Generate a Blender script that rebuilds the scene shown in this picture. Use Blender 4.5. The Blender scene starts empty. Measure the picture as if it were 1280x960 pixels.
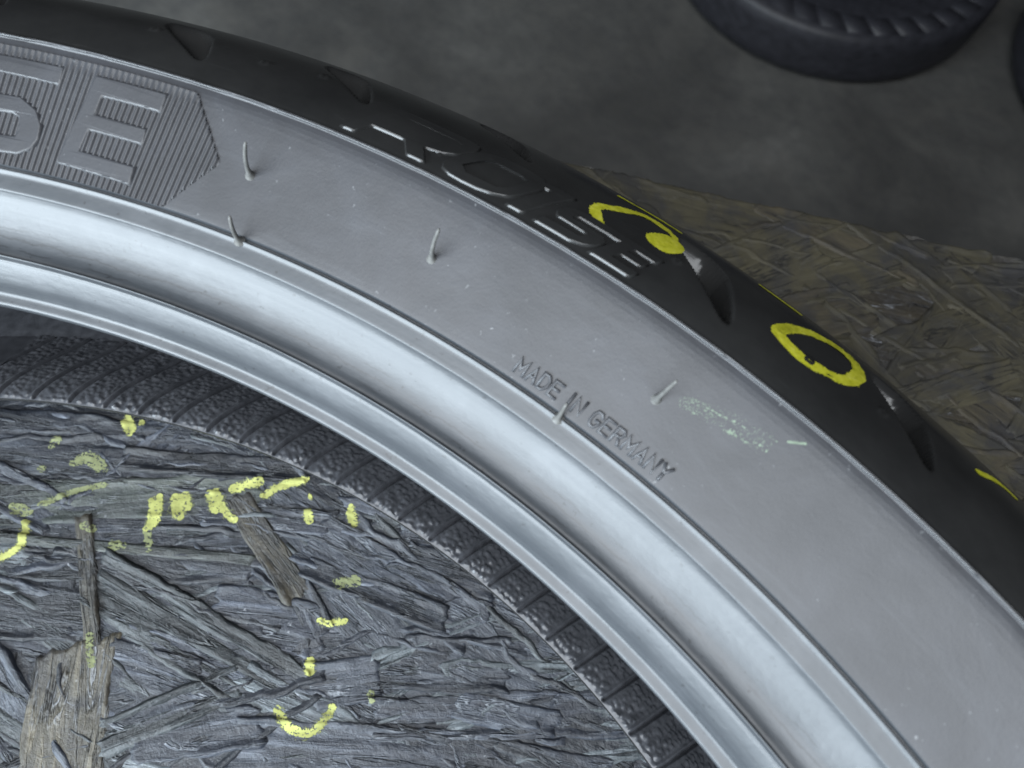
import bpy, bmesh, math, random
import numpy as np
from mathutils import Matrix, Vector
from mathutils.geometry import tessellate_polygon
from mathutils.bvhtree import BVHTree

S = bpy.context.scene
COL = S.collection
rad = math.radians

# ------------------------------------------------------------------ camera
cam_d = bpy.data.cameras.new('camera')
cam = bpy.data.objects.new('camera', cam_d)
COL.objects.link(cam)
cam_d.sensor_width = 36.0
cam_d.lens = 23.15
cam_d.clip_start = 0.005
cam_d.clip_end = 60.0
cam.matrix_world = Matrix(((0.76768, -0.61274, 0.18765, 0.0),
                           (0.63792, 0.70281, -0.31481, 0.22060),
                           (0.06102, 0.36138, 0.93042, 0.10640),
                           (0, 0, 0, 1)))
cam_d.dof.use_dof = True
cam_d.dof.focus_distance = 0.157
cam_d.dof.aperture_fstop = 18.0
S.camera = cam

# ------------------------------------------------------------------ world, lamps, exposure
w = bpy.data.worlds.new('World')
S.world = w
w.use_nodes = True
w.node_tree.nodes['Background'].inputs[0].default_value = (0.75, 0.85, 1.0, 1)
w.node_tree.nodes['Background'].inputs[1].default_value = 0.02


def area(name, loc, target, sx, sy, power, col):
    d = bpy.data.lights.new(name, 'AREA')
    d.shape = 'RECTANGLE'
    d.size, d.size_y, d.energy, d.color = sx, sy, power, col
    o = bpy.data.objects.new(name, d)
    COL.objects.link(o)
    o.location = loc
    o.rotation_euler = (Vector(target) - Vector(loc)).to_track_quat('-Z', 'Y').to_euler()
    return o


# open workshop door behind the photographer, and the pale strip-lit ceiling over the bench
area('door_daylight', (-0.5, -1.95, 0.85), (0, .25, 0), 2.4, 1.2, 180, (0.79, 0.91, 1.0))
area('ceiling_light', (0.12, -0.38, 1.25), (-0.02, .1, 0), 1.5, 1.0, 33, (0.92, 0.96, 1.0))

S.view_settings.view_transform = 'Standard'
S.view_settings.look = 'None'
S.view_settings.exposure = 0.0
S.view_settings.gamma = 1.0
S.view_settings.use_curve_mapping = False
S.render.engine = 'CYCLES'

# ------------------------------------------------------------------ measured places (mm / degrees on the tyre, mm on the board)
D = {'E': [(115.218, 20.89), (112.357, 21.03), (112.389, 17.88), (114.835, 17.81), (114.947, 13.13), (114.586, 13.73), (112.727, 13.73), (112.711, 11.12), (114.747, 11.12), (115.168, 6.5), (112.753, 6.36), (112.754, 3.28), (115.895, 3.68)],
 'S': [(116.595, 20.96), (116.607, 18.02), (119.094, 18.22), (120.399, 18.48), (121.066, 17.48), (121.134, 15.87), (120.723, 14.26), (118.906, 13.66), (117.986, 13.8), (117.268, 12.05), (116.964, 9.51), (116.94, 6.96), (117.143, 5.02), (117.655, 3.62), (118.428, 3.35), (121.663, 4.02), (121.603, 6.96), (118.56, 6.16), (117.827, 6.36), (117.708, 8.37), (117.849, 10.38), (118.148, 10.98), (118.773, 10.85), (121.105, 11.32), (121.862, 12.93), (122.131, 16.34), (121.861, 19.62), (121.133, 21.43), (119.208, 20.89)],
 'panel': [(120.262, 23.37), (119.297, 22.97), (115.444, 23.31), (111.266, 23.91), (109.389, 12.19), (111.123, 0.87), (114.772, 0.2), (118.284, 0.27), (119.32, 0.4)],
 'ring': [(88.419, 38.98), (87.862, 44.74), (86.768, 49.76), (85.849, 51.03), (85.241, 46.14), (85.457, 40.25), (86.202, 37.37), (87.092, 36.37), (87.781, 36.9), (88.3, 38.24)],
 'line1': [(89.849, 54.92), (88.894, 54.92), (87.9, 54.92)],
 'line2': [(80.581, 47.08), (79.545, 53.58), (78.839, 52.97)],
 'loop': [(95.211, 34.02), (95.97, 37.37), (96.187, 40.65), (95.481, 44.33), (94.571, 50.56), (93.46, 48.96)],
 'loopb': [(96.094, 53.58), (95.115, 54.25), (94.026, 54.92), (93.206, 54.25)],
 'blob': [(93.504, 42.26)],
 'tick': [(94.896, 34.22), (94.295, 33.89), (93.329, 34.29)],
 'tick2': [(95.904, 34.89), (95.381, 33.75), (95.162, 35.9)],
 'nubs': [(110.135, 38.11), (107.957, 41.32), (86.95, 37.1), (92.553, 38.71), (114.814, 38.84), (84.072, 39.38), (102.007, 31.34), (102.749, 33.42)],
 'made0': [(95.029, 2.21), (88.088, 2.75), (95.122, 5.09)],
 'groove': [[(114.787, 42.06), (114.019, 49.63), (111.987, 31.34)], [(109.378, 51.57), (107.419, 51.57), (105.615, 37.57)], [(102.253, 52.91), (100.425, 53.58), (99.275, 43.73)], [(93.029, 48.55), (91.656, 54.25), (89.768, 31.21)], [(84.318, 54.92), (82.855, 53.58), (81.98, 37.77)]],
 'hair': [[108.113, 12.05, -82.68, 256.57, 12.36], [107.545, 0.0, -78.04, 246.16, 6.2], [100.034, 11.92, -46.31, 266.13, 11.77], [90.11, 12.59, 0.16, 269.96, 12.05], [92.553, 0.0, -11.49, 258.52, 4.36]],
 'strand': [(-115.9, 172.3, -81.6, 148.5, 5.0, 'brown', 1.5), (-86.6, 148.5, -58.7, 119.6, 19.6, 'brown', 1.8), (-85.5, 205.4, -46.8, 197.8, 7.8, 'brown', 1.8), (-99.4, 160.6, -26.2, 177.1, 15.2, 'ridged', 1.2), (-80.7, 151.7, -52.8, 166.0, 5.0, 'dark', 1.5), (-121.5, 190.3, -72.8, 225.2, 7.3, 'dark', 1.6), (-141.9, 152.8, -78.4, 211.5, 11.9, 'green', 1.0), (-160.9, 165.8, -84.2, 220.3, 17.5, 'grey', 0.9), (-58.8, 211.7, 1.2, 224.4, 14.3, 'grey', 1.1), (-53.2, 204.6, -8.5, 220.8, 6.9, 'grey', 1.7), (-41.3, 180.5, 15.0, 222.9, 13.1, 'grey', 0.6), (-8.8, 186.8, 51.6, 237.7, 10.3, 'dark', 0.9), (-34.7, 156.5, 45.7, 214.4, 13.9, 'grey', 0.8), (-103.4, 126.3, -57.9, 120.3, 11.8, 'grey', 0.9), (-121.1, 138.5, -89.4, 157.7, 22.3, 'grey', 0.5), (-62.1, 134.5, -42.7, 171.0, 8.9, 'ridged', 1.4), (-54.0, 139.4, -29.9, 166.9, 10.4, 'grey', 1.1), (-33.3, 226.1, -2.4, 238.0, 9.5, 'dark', 1.5), (-9.3, 221.6, 31.7, 232.5, 27.2, 'smooth', 0.7), (-92.5, 176.2, -63.3, 197.7, 14.4, 'grey', 0.6), (-134.4, 147.6, -65.2, 196.1, 3.3, 'green', 1.5), (-57.2, 222.2, -25.2, 239.5, 9.9, 'dark', 0.8), (8.6, 205.1, 35.3, 220.3, 7.1, 'grey', 1.3), (-65.5, 177.6, -35.4, 194.0, 13.2, 'dark', 0.7), (-50.8, 199.0, -33.8, 192.4, 7.7, 'dark', 1.4), (3.1, 187.4, 56.4, 215.5, 11.9, 'dark', 0.7), (-150.9, 159.0, -120.2, 165.4, 11.3, 'dark', 1.0), (-28.0, 180.4, -11.8, 196.5, 10.7, 'smooth', 1.2), (21.2, 215.5, 60.0, 226.0, 19.2, 'smooth', 0.8), (-89.2, 195.0, -54.5, 219.5, 7.4, 'dark', 0.9), (-74.1, 224.7, -47.6, 230.3, 10.0, 'dark', 1.1)],
 'bchalk': [([(-132.4, 200.6), (-128.6, 199.1), (-125.9, 198.5)], 4.2), ([(-126.3, 201.1), (-125.6, 203.1)], 2.4), ([(-127.9, 165.3), (-124.3, 174.3), (-118.4, 181.7)], 3.6), ([(-103.3, 189.6), (-97.4, 184.7), (-96.8, 181.4)], 4.8), ([(-97.9, 193.5), (-91.9, 191.0)], 7.3), ([(-92.2, 202.4), (-84.5, 199.0)], 4.8), ([(-85.5, 199.8), (-78.3, 200.3)], 2.4), ([(-88.0, 205.3), (-81.8, 214.7)], 3.0), ([(-78.4, 210.9), (-77.0, 217.1), (-71.6, 224.1)], 3.6), ([(-67.1, 219.7), (-66.6, 220.9)], 3.0), ([(-64.9, 217.3), (-60.7, 214.2)], 3.0), ([(-54.2, 226.3), (-50.5, 222.9)], 4.2), ([(-127.9, 160.5), (-122.4, 155.6), (-122.9, 150.5), (-125.7, 147.0)], 3.9), ([(-102.6, 170.8), (-98.0, 174.0)], 2.4), ([(-30.8, 172.2), (-25.6, 170.4), (-20.7, 171.0), (-17.6, 174.1), (-17.7, 178.2), (-18.3, 183.0)], 2.4), ([(-38.7, 195.6), (-34.8, 197.3), (-31.5, 201.6)], 1.8), ([(-33.1, 187.3), (-28.9, 183.8)], 3.0), ([(-41.9, 206.4), (-36.8, 212.2)], 3.6), ([(-13.2, 192.0), (-10.1, 189.8)], 1.8), ([(-86.7, 151.3), (-78.0, 146.0)], 2.1), ([(-98.8, 181.9), (-91.4, 177.1)], 2.1), ([(-140.9, 177.8), (-141.4, 182.7)], 2.4), ([(-131.0, 179.4), (-129.4, 184.2), (-121.5, 184.2)], 4.2), ([(-136.7, 171.2), (-137.5, 173.8)], 2.4), ([(-134.7, 158.9), (-127.7, 162.3)], 3.0), ([(-113.8, 169.2), (-108.8, 171.3)], 2.4), ([(-121.0, 207.5), (-121.1, 207.8)], 1.5)],
 'edge': [(-50.2, 402.0), (-3.1, 424.6), (76.1, 467.5)],
 'vis': [(-76.3, 115.0), (-165.7, 177.9), (63.6, 229.0)]}

# ------------------------------------------------------------------ helpers
RNG = np.random.default_rng(7)
_TAB = RNG.random((256, 256))


def vnoise(x, y, s=0):
    x = np.asarray(x, float) + 37.3 * s
    y = np.asarray(y, float) + 91.7 * s
    xi = np.floor(x).astype(int); yi = np.floor(y).astype(int)
    fx = x - xi; fy = y - yi
    fx = fx * fx * (3 - 2 * fx); fy = fy * fy * (3 - 2 * fy)
    a = _TAB[xi % 256, yi % 256]; b = _TAB[(xi + 1) % 256, yi % 256]
    c = _TAB[xi % 256, (yi + 1) % 256]; d = _TAB[(xi + 1) % 256, (yi + 1) % 256]
    return (a * (1 - fx) + b * fx) * (1 - fy) + (c * (1 - fx) + d * fx) * fy


def fbm(x, y, s=0, n=4):
    t = 0; amp = 1; tot = 0
    for k in range(n):
        t = t + amp * vnoise(x * 2 ** k, y * 2 ** k, s + k); tot += amp; amp *= .5
    return t / tot


def worley(x, y, s=0):
    x = np.asarray(x, float); y = np.asarray(y, float)
    xi = np.floor(x).astype(int); yi = np.floor(y).astype(int)
    best = np.full(x.shape, 9.0)
    for i in (-1, 0, 1):
        for j in (-1, 0, 1):
            cx = xi + i; cy = yi + j
            px = cx + _TAB[(cx + 11 * s) % 256, cy % 256]; py = cy + _TAB[(cx + 57) % 256, (cy + 83 + s) % 256]
            best = np.minimum(best, (px - x) ** 2 + (py - y) ** 2)
    return np.sqrt(best)


def sstep(a, b, x):
    t = np.clip((x - a) / (b - a), 0, 1)
    return t * t * (3 - 2 * t)


def link(name, me, mat=None, parent=None, smooth=True):
    if mat is not None:
        me.materials.append(mat)
    if smooth and len(me.polygons):
        me.polygons.foreach_set('use_smooth', np.ones(len(me.polygons), bool))
    o = bpy.data.objects.new(name, me)
    COL.objects.link(o)
    if parent is not None:
        o.parent = parent
    return o


def mesh_np(name, V, F, uv=None):
    """V (n,3) metres, F (m,4) quads, uv (n,2)"""
    me = bpy.data.meshes.new(name)
    V = np.asarray(V, np.float32); F = np.asarray(F, np.int32)
    k = F.shape[1]
    me.vertices.add(len(V)); me.vertices.foreach_set('co', V.ravel())
    me.loops.add(F.size); me.loops.foreach_set('vertex_index', F.ravel())
    me.polygons.add(len(F)); me.polygons.foreach_set('loop_start', np.arange(0, F.size, k, dtype=np.int32))
    me.update(calc_edges=True)
    if uv is not None:
        l = me.uv_layers.new(name='UVMap')
        l.data.foreach_set('uv', np.asarray(uv, np.float32)[F.ravel()].ravel())
    return me


def grid_faces(nu, nv, wrap=False, flip=False):
    i, j = np.meshgrid(np.arange(nu if wrap else nu - 1), np.arange(nv - 1), indexing='ij')
    i2 = (i + 1) % nu
    q = np.stack([i * nv + j, i2 * nv + j, i2 * nv + j + 1, i * nv + j + 1], -1).reshape(-1, 4)
    return q[:, ::-1] if flip else q


def merge(parts):
    V = []; F = []; n = 0
    for v, f in parts:
        V.append(np.asarray(v)); F.append(np.asarray(f) + n); n += len(v)
    return np.concatenate(V), np.concatenate(F)


def empty(name, loc, label, cat, group=None):
    o = bpy.data.objects.new(name, None)
    COL.objects.link(o)
    o.location = loc
    o.empty_display_size = .02
    o['label'] = label; o['category'] = cat
    if group:
        o['group'] = group
    return o


# ------------------------------------------------------------------ materials
class NT:
    def __init__(self, name):
        self.m = bpy.data.materials.new(name)
        self.m.use_nodes = True
        self.t = self.m.node_tree
        self.b = self.t.nodes['Principled BSDF']

    def n(self, typ, **kw):
        nd = self.t.nodes.new(typ)
        for k, v in kw.items():
            if k in nd.inputs:
                nd.inputs[k].default_value = v
            else:
                setattr(nd, k, v)
        return nd

    def l(self, a, b):
        self.t.links.new(a, b)

    def coord(self, kind='Object', scale=(1, 1, 1)):
        tc = self.n('ShaderNodeTexCoord')
        mp = self.n('ShaderNodeMapping')
        mp.inputs['Scale'].default_value = scale
        self.l(tc.outputs[kind], mp.inputs['Vector'])
        return mp.outputs['Vector']

    def noise(self, vec, scale, detail=4, rough=.55, dist=0):
        nd = self.n('ShaderNodeTexNoise')
        nd.inputs['Scale'].default_value = scale
        nd.inputs['Detail'].default_value = detail
        nd.inputs['Roughness'].default_value = rough
        nd.inputs['Distortion'].default_value = dist
        self.l(vec, nd.inputs['Vector'])
        return nd.outputs['Fac']

    def ramp(self, fac, stops):
        r = self.n('ShaderNodeValToRGB')
        el = r.color_ramp.elements
        while len(el) < len(stops):
            el.new(0.5)
        for e, (p, c) in zip(el, stops):
            e.position = p
            e.color = (*c, 1) if len(c) == 3 else (c[0], c[0], c[0], 1)
        self.l(fac, r.inputs['Fac'])
        return r.outputs['Color']

    def mix(self, fac, a, b):
        m = self.n('ShaderNodeMix', data_type='RGBA')
        for sck, v in ((m.inputs['Factor'], fac), (m.inputs['A'] if False else m.inputs[6], a), (m.inputs[7], b)):
            if isinstance(v, (int, float)):
                sck.default_value = v
            elif isinstance(v, tuple):
                sck.default_value = (*v, 1)
            else:
                self.l(v, sck)
        return m.outputs[2]

    def math(self, op, a, b=0.0):
        m = self.n('ShaderNodeMath', operation=op)
        for sck, v in ((m.inputs[0], a), (m.inputs[1], b)):
            if isinstance(v, (int, float)):
                sck.default_value = v
            else:
                self.l(v, sck)
        return m.outputs[0]

    def bump(self, h, strength, dist):
        b = self.n('ShaderNodeBump')
        b.inputs['Strength'].default_value = strength
        b.inputs['Distance'].default_value = dist
        self.l(h, b.inputs['Height'])
        if self.b.inputs['Normal'].is_linked:
            self.l(self.b.inputs['Normal'].links[0].from_socket, b.inputs['Normal'])
        self.l(b.outputs['Normal'], self.b.inputs['Normal'])

    def set(self, color=None, rough=None, spec=None):
        for k, v in (('Base Color', color), ('Roughness', rough), ('Specular IOR Level', spec)):
            if v is None:
                continue
            if isinstance(v, (int, float)):
                self.b.inputs[k].default_value = v
            elif isinstance(v, tuple):
                self.b.inputs[k].default_value = (*v, 1)
            else:
                self.l(v, self.b.inputs[k])
        return self.m


def m_sidewall():
    t = NT('dusty_sidewall_rubber')
    v = t.coord()
    big = t.noise(v, 55, 5, .6, .8)
    fine = t.noise(v, 420, 4, .6)
    col = t.ramp(big, [(.28, (.036, .037, .041)), (.5, (.042, .043, .048)), (.72, (.049, .051, .058))])
    dirt = t.noise(v, 17, 4, .6, .6)
    col = t.mix(t.math('MULTIPLY', t.ramp(dirt, [(.48, (0,)), (.68, (1,))]), .45), col, (.022, .0225, .024))
    # scuffed dry streaks
    st = t.noise(t.coord('UV', (14, 60, 1)), 3.0, 5, .65, 1.2)
    sm = t.ramp(st, [(.55, (0,)), (.78, (1,))])
    col = t.mix(t.math('MULTIPLY', sm, .22), col, (.085, .09, .10))
    # tiny pale grit
    sp = t.ramp(t.noise(v, 900, 2, .5), [(.70, (0,)), (.76, (1,))])
    spm = t.math('MULTIPLY', sp, t.ramp(big, [(.45, (0,)), (.7, (.7,))]))
    col = t.mix(t.math('MULTIPLY', spm, .8), col, (.30, .31, .32))
    r = t.ramp(dirt, [(.35, (.38,)), (.70, (.47,))])
    t.bump(fine, .08, .0004)
    t.bump(t.noise(v, 1800, 3, .6), .14, .0002)
    t.bump(big, .15, .0006)
    return t.set(col, r, .5)


def m_bead():
    t = NT('bead_rubber')
    v = t.coord()
    uvs = t.coord('UV', (25, 900, 1))
    streak = t.noise(uvs, 1.0, 5, .6)
    big = t.noise(v, 80, 4, .6)
    col = t.ramp(streak, [(.3, (.040, .045, .051)), (.7, (.050, .056, .064))])
    col = t.mix(t.math('MULTIPLY', t.ramp(big, [(.5, (0,)), (.75, (1,))]), .4), col, (.10, .106, .116))
    # hairline cracks that run along the bead seat: a wandering thin line in arc direction
    tc = t.n('ShaderNodeTexCoord')
    sx = t.n('ShaderNodeSeparateXYZ')
    t.l(tc.outputs['UV'], sx.inputs[0])
    wob = t.noise(t.coord('UV', (1, 1, 1)), 260, 6, .7)
    wob2 = t.noise(t.coord('UV', (1, 1, 1)), 40, 3, .5)
    pos = t.math('ADD', sx.outputs['Y'], t.math('ADD', t.math('MULTIPLY', wob, .0022), t.math('MULTIPLY', wob2, .0035)))
    crk = None
    for y0, thr in ((0.02058, .44), (0.02237, .50), (0.01847, .54)):
        d = t.math('ABSOLUTE', t.math('SUBTRACT', pos, y0 + .0028))
        mline = t.ramp(t.math('MULTIPLY', d, 1000), [(.10, (1,)), (.26, (0,))])
        gate = t.ramp(t.noise(t.coord('UV', (1, .2, 1)), 70, 3, .5), [(thr, (0,)), (thr + .06, (1,))])
        mm_ = t.math('MULTIPLY', mline, gate)
        crk = mm_ if crk is None else t.math('MAXIMUM', crk, mm_)
    col = t.mix(t.math('MULTIPLY', crk, .75), col, (.03, .032, .036))
    pit = t.ramp(t.noise(v, 700, 2, .5), [(.69, (0,)), (.73, (1,))])
    col = t.mix(t.math('MULTIPLY', pit, .7), col, (.016, .017, .019))
    t.bump(streak, .07, .0004)
    t.bump(t.noise(v, 900, 3, .6), .15, .0002)
    t.bump(crk, -.5, .0003)
    return t.set(col, t.ramp(streak, [(.3, (.39,)), (.7, (.45,))]), .68)


def m_tread():
    t = NT('shoulder_rubber')
    v = t.coord()
    big = t.noise(v, 60, 4, .6)
    col = t.ramp(big, [(.3, (.016, .0161, .0162)), (.7, (.025, .0251, .025))])
    sc = t.ramp(t.noise(t.coord('UV', (30, 300, 1)), 2.0, 4, .6), [(.66, (0,)), (.74, (1,))])
    col = t.mix(t.math('MULTIPLY', sc, .25), col, (.06, .06, .06))
    t.bump(t.noise(v, 700, 3, .6), .08, .0003)
    return t.set(col, t.ramp(big, [(.3, (.17,)), (.7, (.26,))]), .5)


def m_liner():
    t = NT('inner_liner_rubber')
    v = t.coord()
    c = t.ramp(t.noise(v, 300, 4, .6), [(.3, (.038, .040, .046)), (.7, (.080, .084, .095))])
    t.bump(t.noise(v, 1300, 3, .6), .2, .0003)
    return t.set(c, .31, .5)


def m_flat(name, c, rough, var=.25, scale=400, bump=.2):
    t = NT(name)
    v = t.coord()
    n = t.noise(v, scale, 4, .6)
    t.bump(n, bump, .0004)
    return t.set(t.ramp(n, [(.3, tuple(x * (1 - var) for x in c)), (.7, tuple(x * (1 + var) for x in c))]), rough, .4)


def m_strand(name, lo, mid, hi, rough=.42, stain=.4, dust_glint=1.0):
    t = NT(name)
    oi = t.n('ShaderNodeObjectInfo')
    uv = t.n('ShaderNodeTexCoord').outputs['UV']
    mp = t.n('ShaderNodeMapping')
    mp.inputs['Scale'].default_value = (32, 230, 1)
    t.l(uv, mp.inputs['Vector'])
    cmb = t.n('ShaderNodeCombineXYZ')
    t.l(t.math('MULTIPLY', oi.outputs['Random'], 57.0), cmb.inputs[0])
    t.l(t.math('MULTIPLY', oi.outputs['Random'], 31.0), cmb.inputs[1])
    t.l(cmb.outputs[0], mp.inputs['Location'])
    g = t.noise(mp.outputs['Vector'], 1.0, 8, .66, 1.1)
    v = t.coord()
    blot = t.noise(v, 45, 5, .65, .6)
    col = t.ramp(g, [(.32, lo), (.52, mid), (.70, hi)])
    col = t.mix(t.math('MULTIPLY', t.ramp(blot, [(.42, (0,)), (.62, (1,))]), stain), col, (.020, .021, .026))
    mp2 = t.n('ShaderNodeMapping')
    mp2.inputs['Scale'].default_value = (16, 170, 1)
    t.l(uv, mp2.inputs['Vector'])
    t.l(cmb.outputs[0], mp2.inputs['Location'])
    cn = t.noise(mp2.outputs['Vector'], 1.0, 5, .6, .6)
    split = t.ramp(t.math('ABSOLUTE', t.math('SUBTRACT', cn, .47)), [(.004, (1,)), (.022, (0,))])
    split = t.math('MULTIPLY', split, t.ramp(t.noise(v, 70, 3, .5), [(.44, (0,)), (.54, (1,))]))
    ridge = t.ramp(t.math('ABSOLUTE', t.math('SUBTRACT', cn, .505)), [(.003, (1,)), (.018, (0,))])
    ridge = t.math('MULTIPLY', ridge, t.ramp(t.noise(v, 95, 4, .6), [(.46, (0,)), (.60, (1,))]))
    col = t.mix(t.math('MULTIPLY', ridge, .55 * dust_glint), col, (.24, .255, .28))  # pale lines: worn grain ridges with their bright highlights put into the colour
    col = t.mix(t.math('MULTIPLY', split, .8), col, (.004, .004, .005))
    wear = t.ramp(t.noise(v, 120, 6, .7, .6), [(.54, (0,)), (.70, (1,))])
    col = t.mix(t.math('MULTIPLY', wear, .24 * dust_glint), col, (.115, .122, .14))
    # rubbed-off pale specks
    sp = t.ramp(t.noise(v, 520, 3, .6), [(.68, (0,)), (.74, (1,))])
    col = t.mix(t.math('MULTIPLY', sp, .4 * dust_glint), col, (.28, .29, .31))
    hs = t.n('ShaderNodeHueSaturation')
    t.l(col, hs.inputs['Color'])
    t.l(t.math('ADD', t.math('MULTIPLY', oi.outputs['Random'], .35 + .8 * dust_glint), .78 - .33 * dust_glint), hs.inputs['Value'])
    col = hs.outputs['Color']
    kb = .35 + .65 * dust_glint
    t.bump(t.math('SUBTRACT', ridge, split), .7 * kb, .0006)
    t.bump(g, .5 * kb, .0012)
    t.bump(t.noise(v, 210, 6, .72, .4), .55 * kb, .0011)
    t.bump(t.noise(v, 1100, 4, .65), .3, .0004)
    return t.set(col, t.ramp(g, [(.3, (rough + .02,)), (.7, (rough - .14,))]), .5)


def m_chalk():
    t = NT('yellow_chalk')
    v = t.coord()
    n = t.noise(v, 700, 4, .65)
    t.bump(n, .5, .0004)
    return t.set(t.ramp(n, [(.3, (.34, .35, .012)), (.55, (.46, .46, .03)), (.8, (.54, .54, .10))]), .85, .2)


def m_floor():
    t = NT('stained_concrete')
    v = t.coord()
    a = t.noise(v, 4.5, 5, .55, .4)
    b = t.noise(v, 40, 6, .65)
    c = t.ramp(a, [(.28, (.050, .049, .046)), (.46, (.074, .072, .068)), (.62, (.098, .096, .090)), (.78, (.150, .147, .138))])
    c = t.mix(t.math('MULTIPLY', t.ramp(b, [(.4, (0,)), (.7, (1,))]), .35), c, (.035, .036, .040))
    c = t.mix(t.math('MULTIPLY', t.ramp(t.noise(v, 9, 5, .6, .3), [(.52, (0,)), (.72, (1,))]), .4), c, (.120, .114, .103))
    t.bump(b, .4, .003)
    return t.set(c, .62, .4)


M_SIDE = m_sidewall(); M_BEAD = m_bead(); M_TREAD = m_tread(); M_LINER = m_liner()
M_CHALK = m_chalk()
M_GLOSS = m_flat('fresh_flash_rubber', (.05, .052, .056), .16, .2, 700, .05)
M_LET = m_flat('raised_letter_rubber', (.062, .064, .070), .33, .2, 700, .15)
M_OLDCHALK = m_flat('worn_yellow_chalk', (.36, .375, .12), .85, .45, 160, .5)
M_HALO = m_flat('chalk_smear_dust', (.13, .14, .075), .8, .35, 500, .5)
M_FAINT = m_flat('faint_yellow_chalk', (.20, .22, .11), .8, .35, 500, .5)
M_PALE = m_flat('pale_chalk_dust', (.16, .20, .15), .8, .2)
M_HAIR = m_flat('vent_spew_rubber', (.13, .13, .125), .45, .3, 900)
M_FLOOR = m_floor()
M_OLD = m_flat('old_tyre_rubber', (.022, .022, .027), .5, .3, 60)
M_STEEL = m_flat('grey_steel', (.12, .12, .13), .5, .2, 60)
M_ST = {'dark': m_strand('strand_black_stained', (.007, .009, .013), (.020, .024, .033), (.080, .092, .118)),
        'grey': m_strand('strand_grey_stained', (.008, .010, .015), (.031, .037, .050), (.135, .152, .185)),
        'smooth': m_strand('strand_smooth_dark', (.020, .024, .031), (.031, .036, .046), (.056, .064, .080), .38, .25),
        'green': m_strand('strand_greenish', (.020, .024, .023), (.052, .062, .058), (.15, .165, .145), .45, .55),
        'ridged': m_strand('strand_ridged', (.012, .015, .018), (.052, .062, .068), (.18, .205, .22), .40, .25),
        'brown': m_strand('strand_brown', (.032, .029, .024), (.070, .063, .048), (.17, .148, .105), .48, .75),
        'olive': m_strand('strand_olive_bare', (.036, .032, .019), (.054, .048, .029), (.074, .066, .041), .8, .7, .12),
        'olive_dark': m_strand('strand_olive_stained', (.030, .026, .017), (.050, .043, .028), (.075, .064, .041), .75, .8, .12)}
M_BOARD = m_strand('board_core', (.016, .014, .011), (.030, .026, .019), (.055, .048, .036), .5, .4)

# ------------------------------------------------------------------ structure: floor
fl = link('floor', mesh_np('floor', [(-6, -6, -.7), (6, -6, -.7), (6, 7, -.7), (-6, 7, -.7)], [(0, 1, 2, 3)]), M_FLOOR, smooth=False)
fl['kind'] = 'structure'

# ------------------------------------------------------------------ bench with its OSB top
ANG = math.atan2(.465, .885)
E1 = np.array([math.cos(ANG), math.sin(ANG)]); E2 = np.array([-E1[1], E1[0]])
ZT = -.1075                                       # board core, top face
EDGE = .3775
bench = empty('osb_bench', (0, 0, -.7), 'oriented strand board bench top stained black with yellow chalk smears, under the tyre', 'workbench')


def box(x0, x1, y0, y1, z0, z1, rot=True):
    P = np.array([(x, y) for x in (x0, x1) for y in (y0, y1)])
    if rot:
        P = P[:, :1] * E1 + P[:, 1:] * E2
    V = np.array([(*p, z) for p in P for z in (z0, z1)])
    F = [(0, 1, 3, 2), (4, 6, 7, 5), (0, 4, 5, 1), (2, 3, 7, 6), (0, 2, 6, 4), (1, 5, 7, 3)]
    return V, np.array(F)


OFF = np.array([0, 0, .7])
# core: subdivided top with a chipped front edge
nx, ny = 240, 40
gx = np.linspace(-.7, .7, nx); gy = np.concatenate([np.linspace(-.6, .3, 20), np.linspace(.31, EDGE, ny - 20)])
X, Y = np.meshgrid(gx, gy, indexing='ij')
Y = Y + (Y > EDGE - 1e-6) * (fbm(X * 60, X * 0 + 3, 2) - .5) * .009
P2 = X[..., None] * E1 + Y[..., None] * E2
Ztop = ZT - .0004 * fbm(X * 90, Y * 90, 5)
top = np.dstack([P2, Ztop]).reshape(-1, 3)
edge_i = np.arange(nx) * ny + ny - 1
drop = top[edge_i] - np.array([0, 0, .018])
drop += np.c_[np.outer((fbm(gx * 80, gx * 0, 9) - .5) * .004, E2), np.zeros(nx)]
V = np.concatenate([top, drop])
sk = np.stack([edge_i[:-1], edge_i[1:], nx * ny + np.arange(1, nx), nx * ny + np.arange(nx - 1)], 1)
F = np.concatenate([grid_faces(nx, ny), sk[:, ::-1]])
uv = np.concatenate([np.c_[X.ravel(), Y.ravel()], np.c_[gx, np.full(nx, .4)]])
bv, bf = box(-.7, .7, -.6, EDGE - .006, ZT - .018, ZT - .0012)
uv = np.concatenate([uv, np.zeros((8, 2))])
V, F = merge([(V, F), (bv, bf)])
board = link('board_top', mesh_np('board_top', V + OFF, F, uv), M_BOARD, bench)
for sx in (-.62, .62):
    for sy in (-.53, .30):
        v, f = box(sx - .022, sx + .022, sy - .022, sy + .022, -.7, ZT - .0185)
        link('leg', mesh_np('leg', v + OFF, f), M_STEEL, bench, smooth=False)

strand_geo = []


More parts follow.
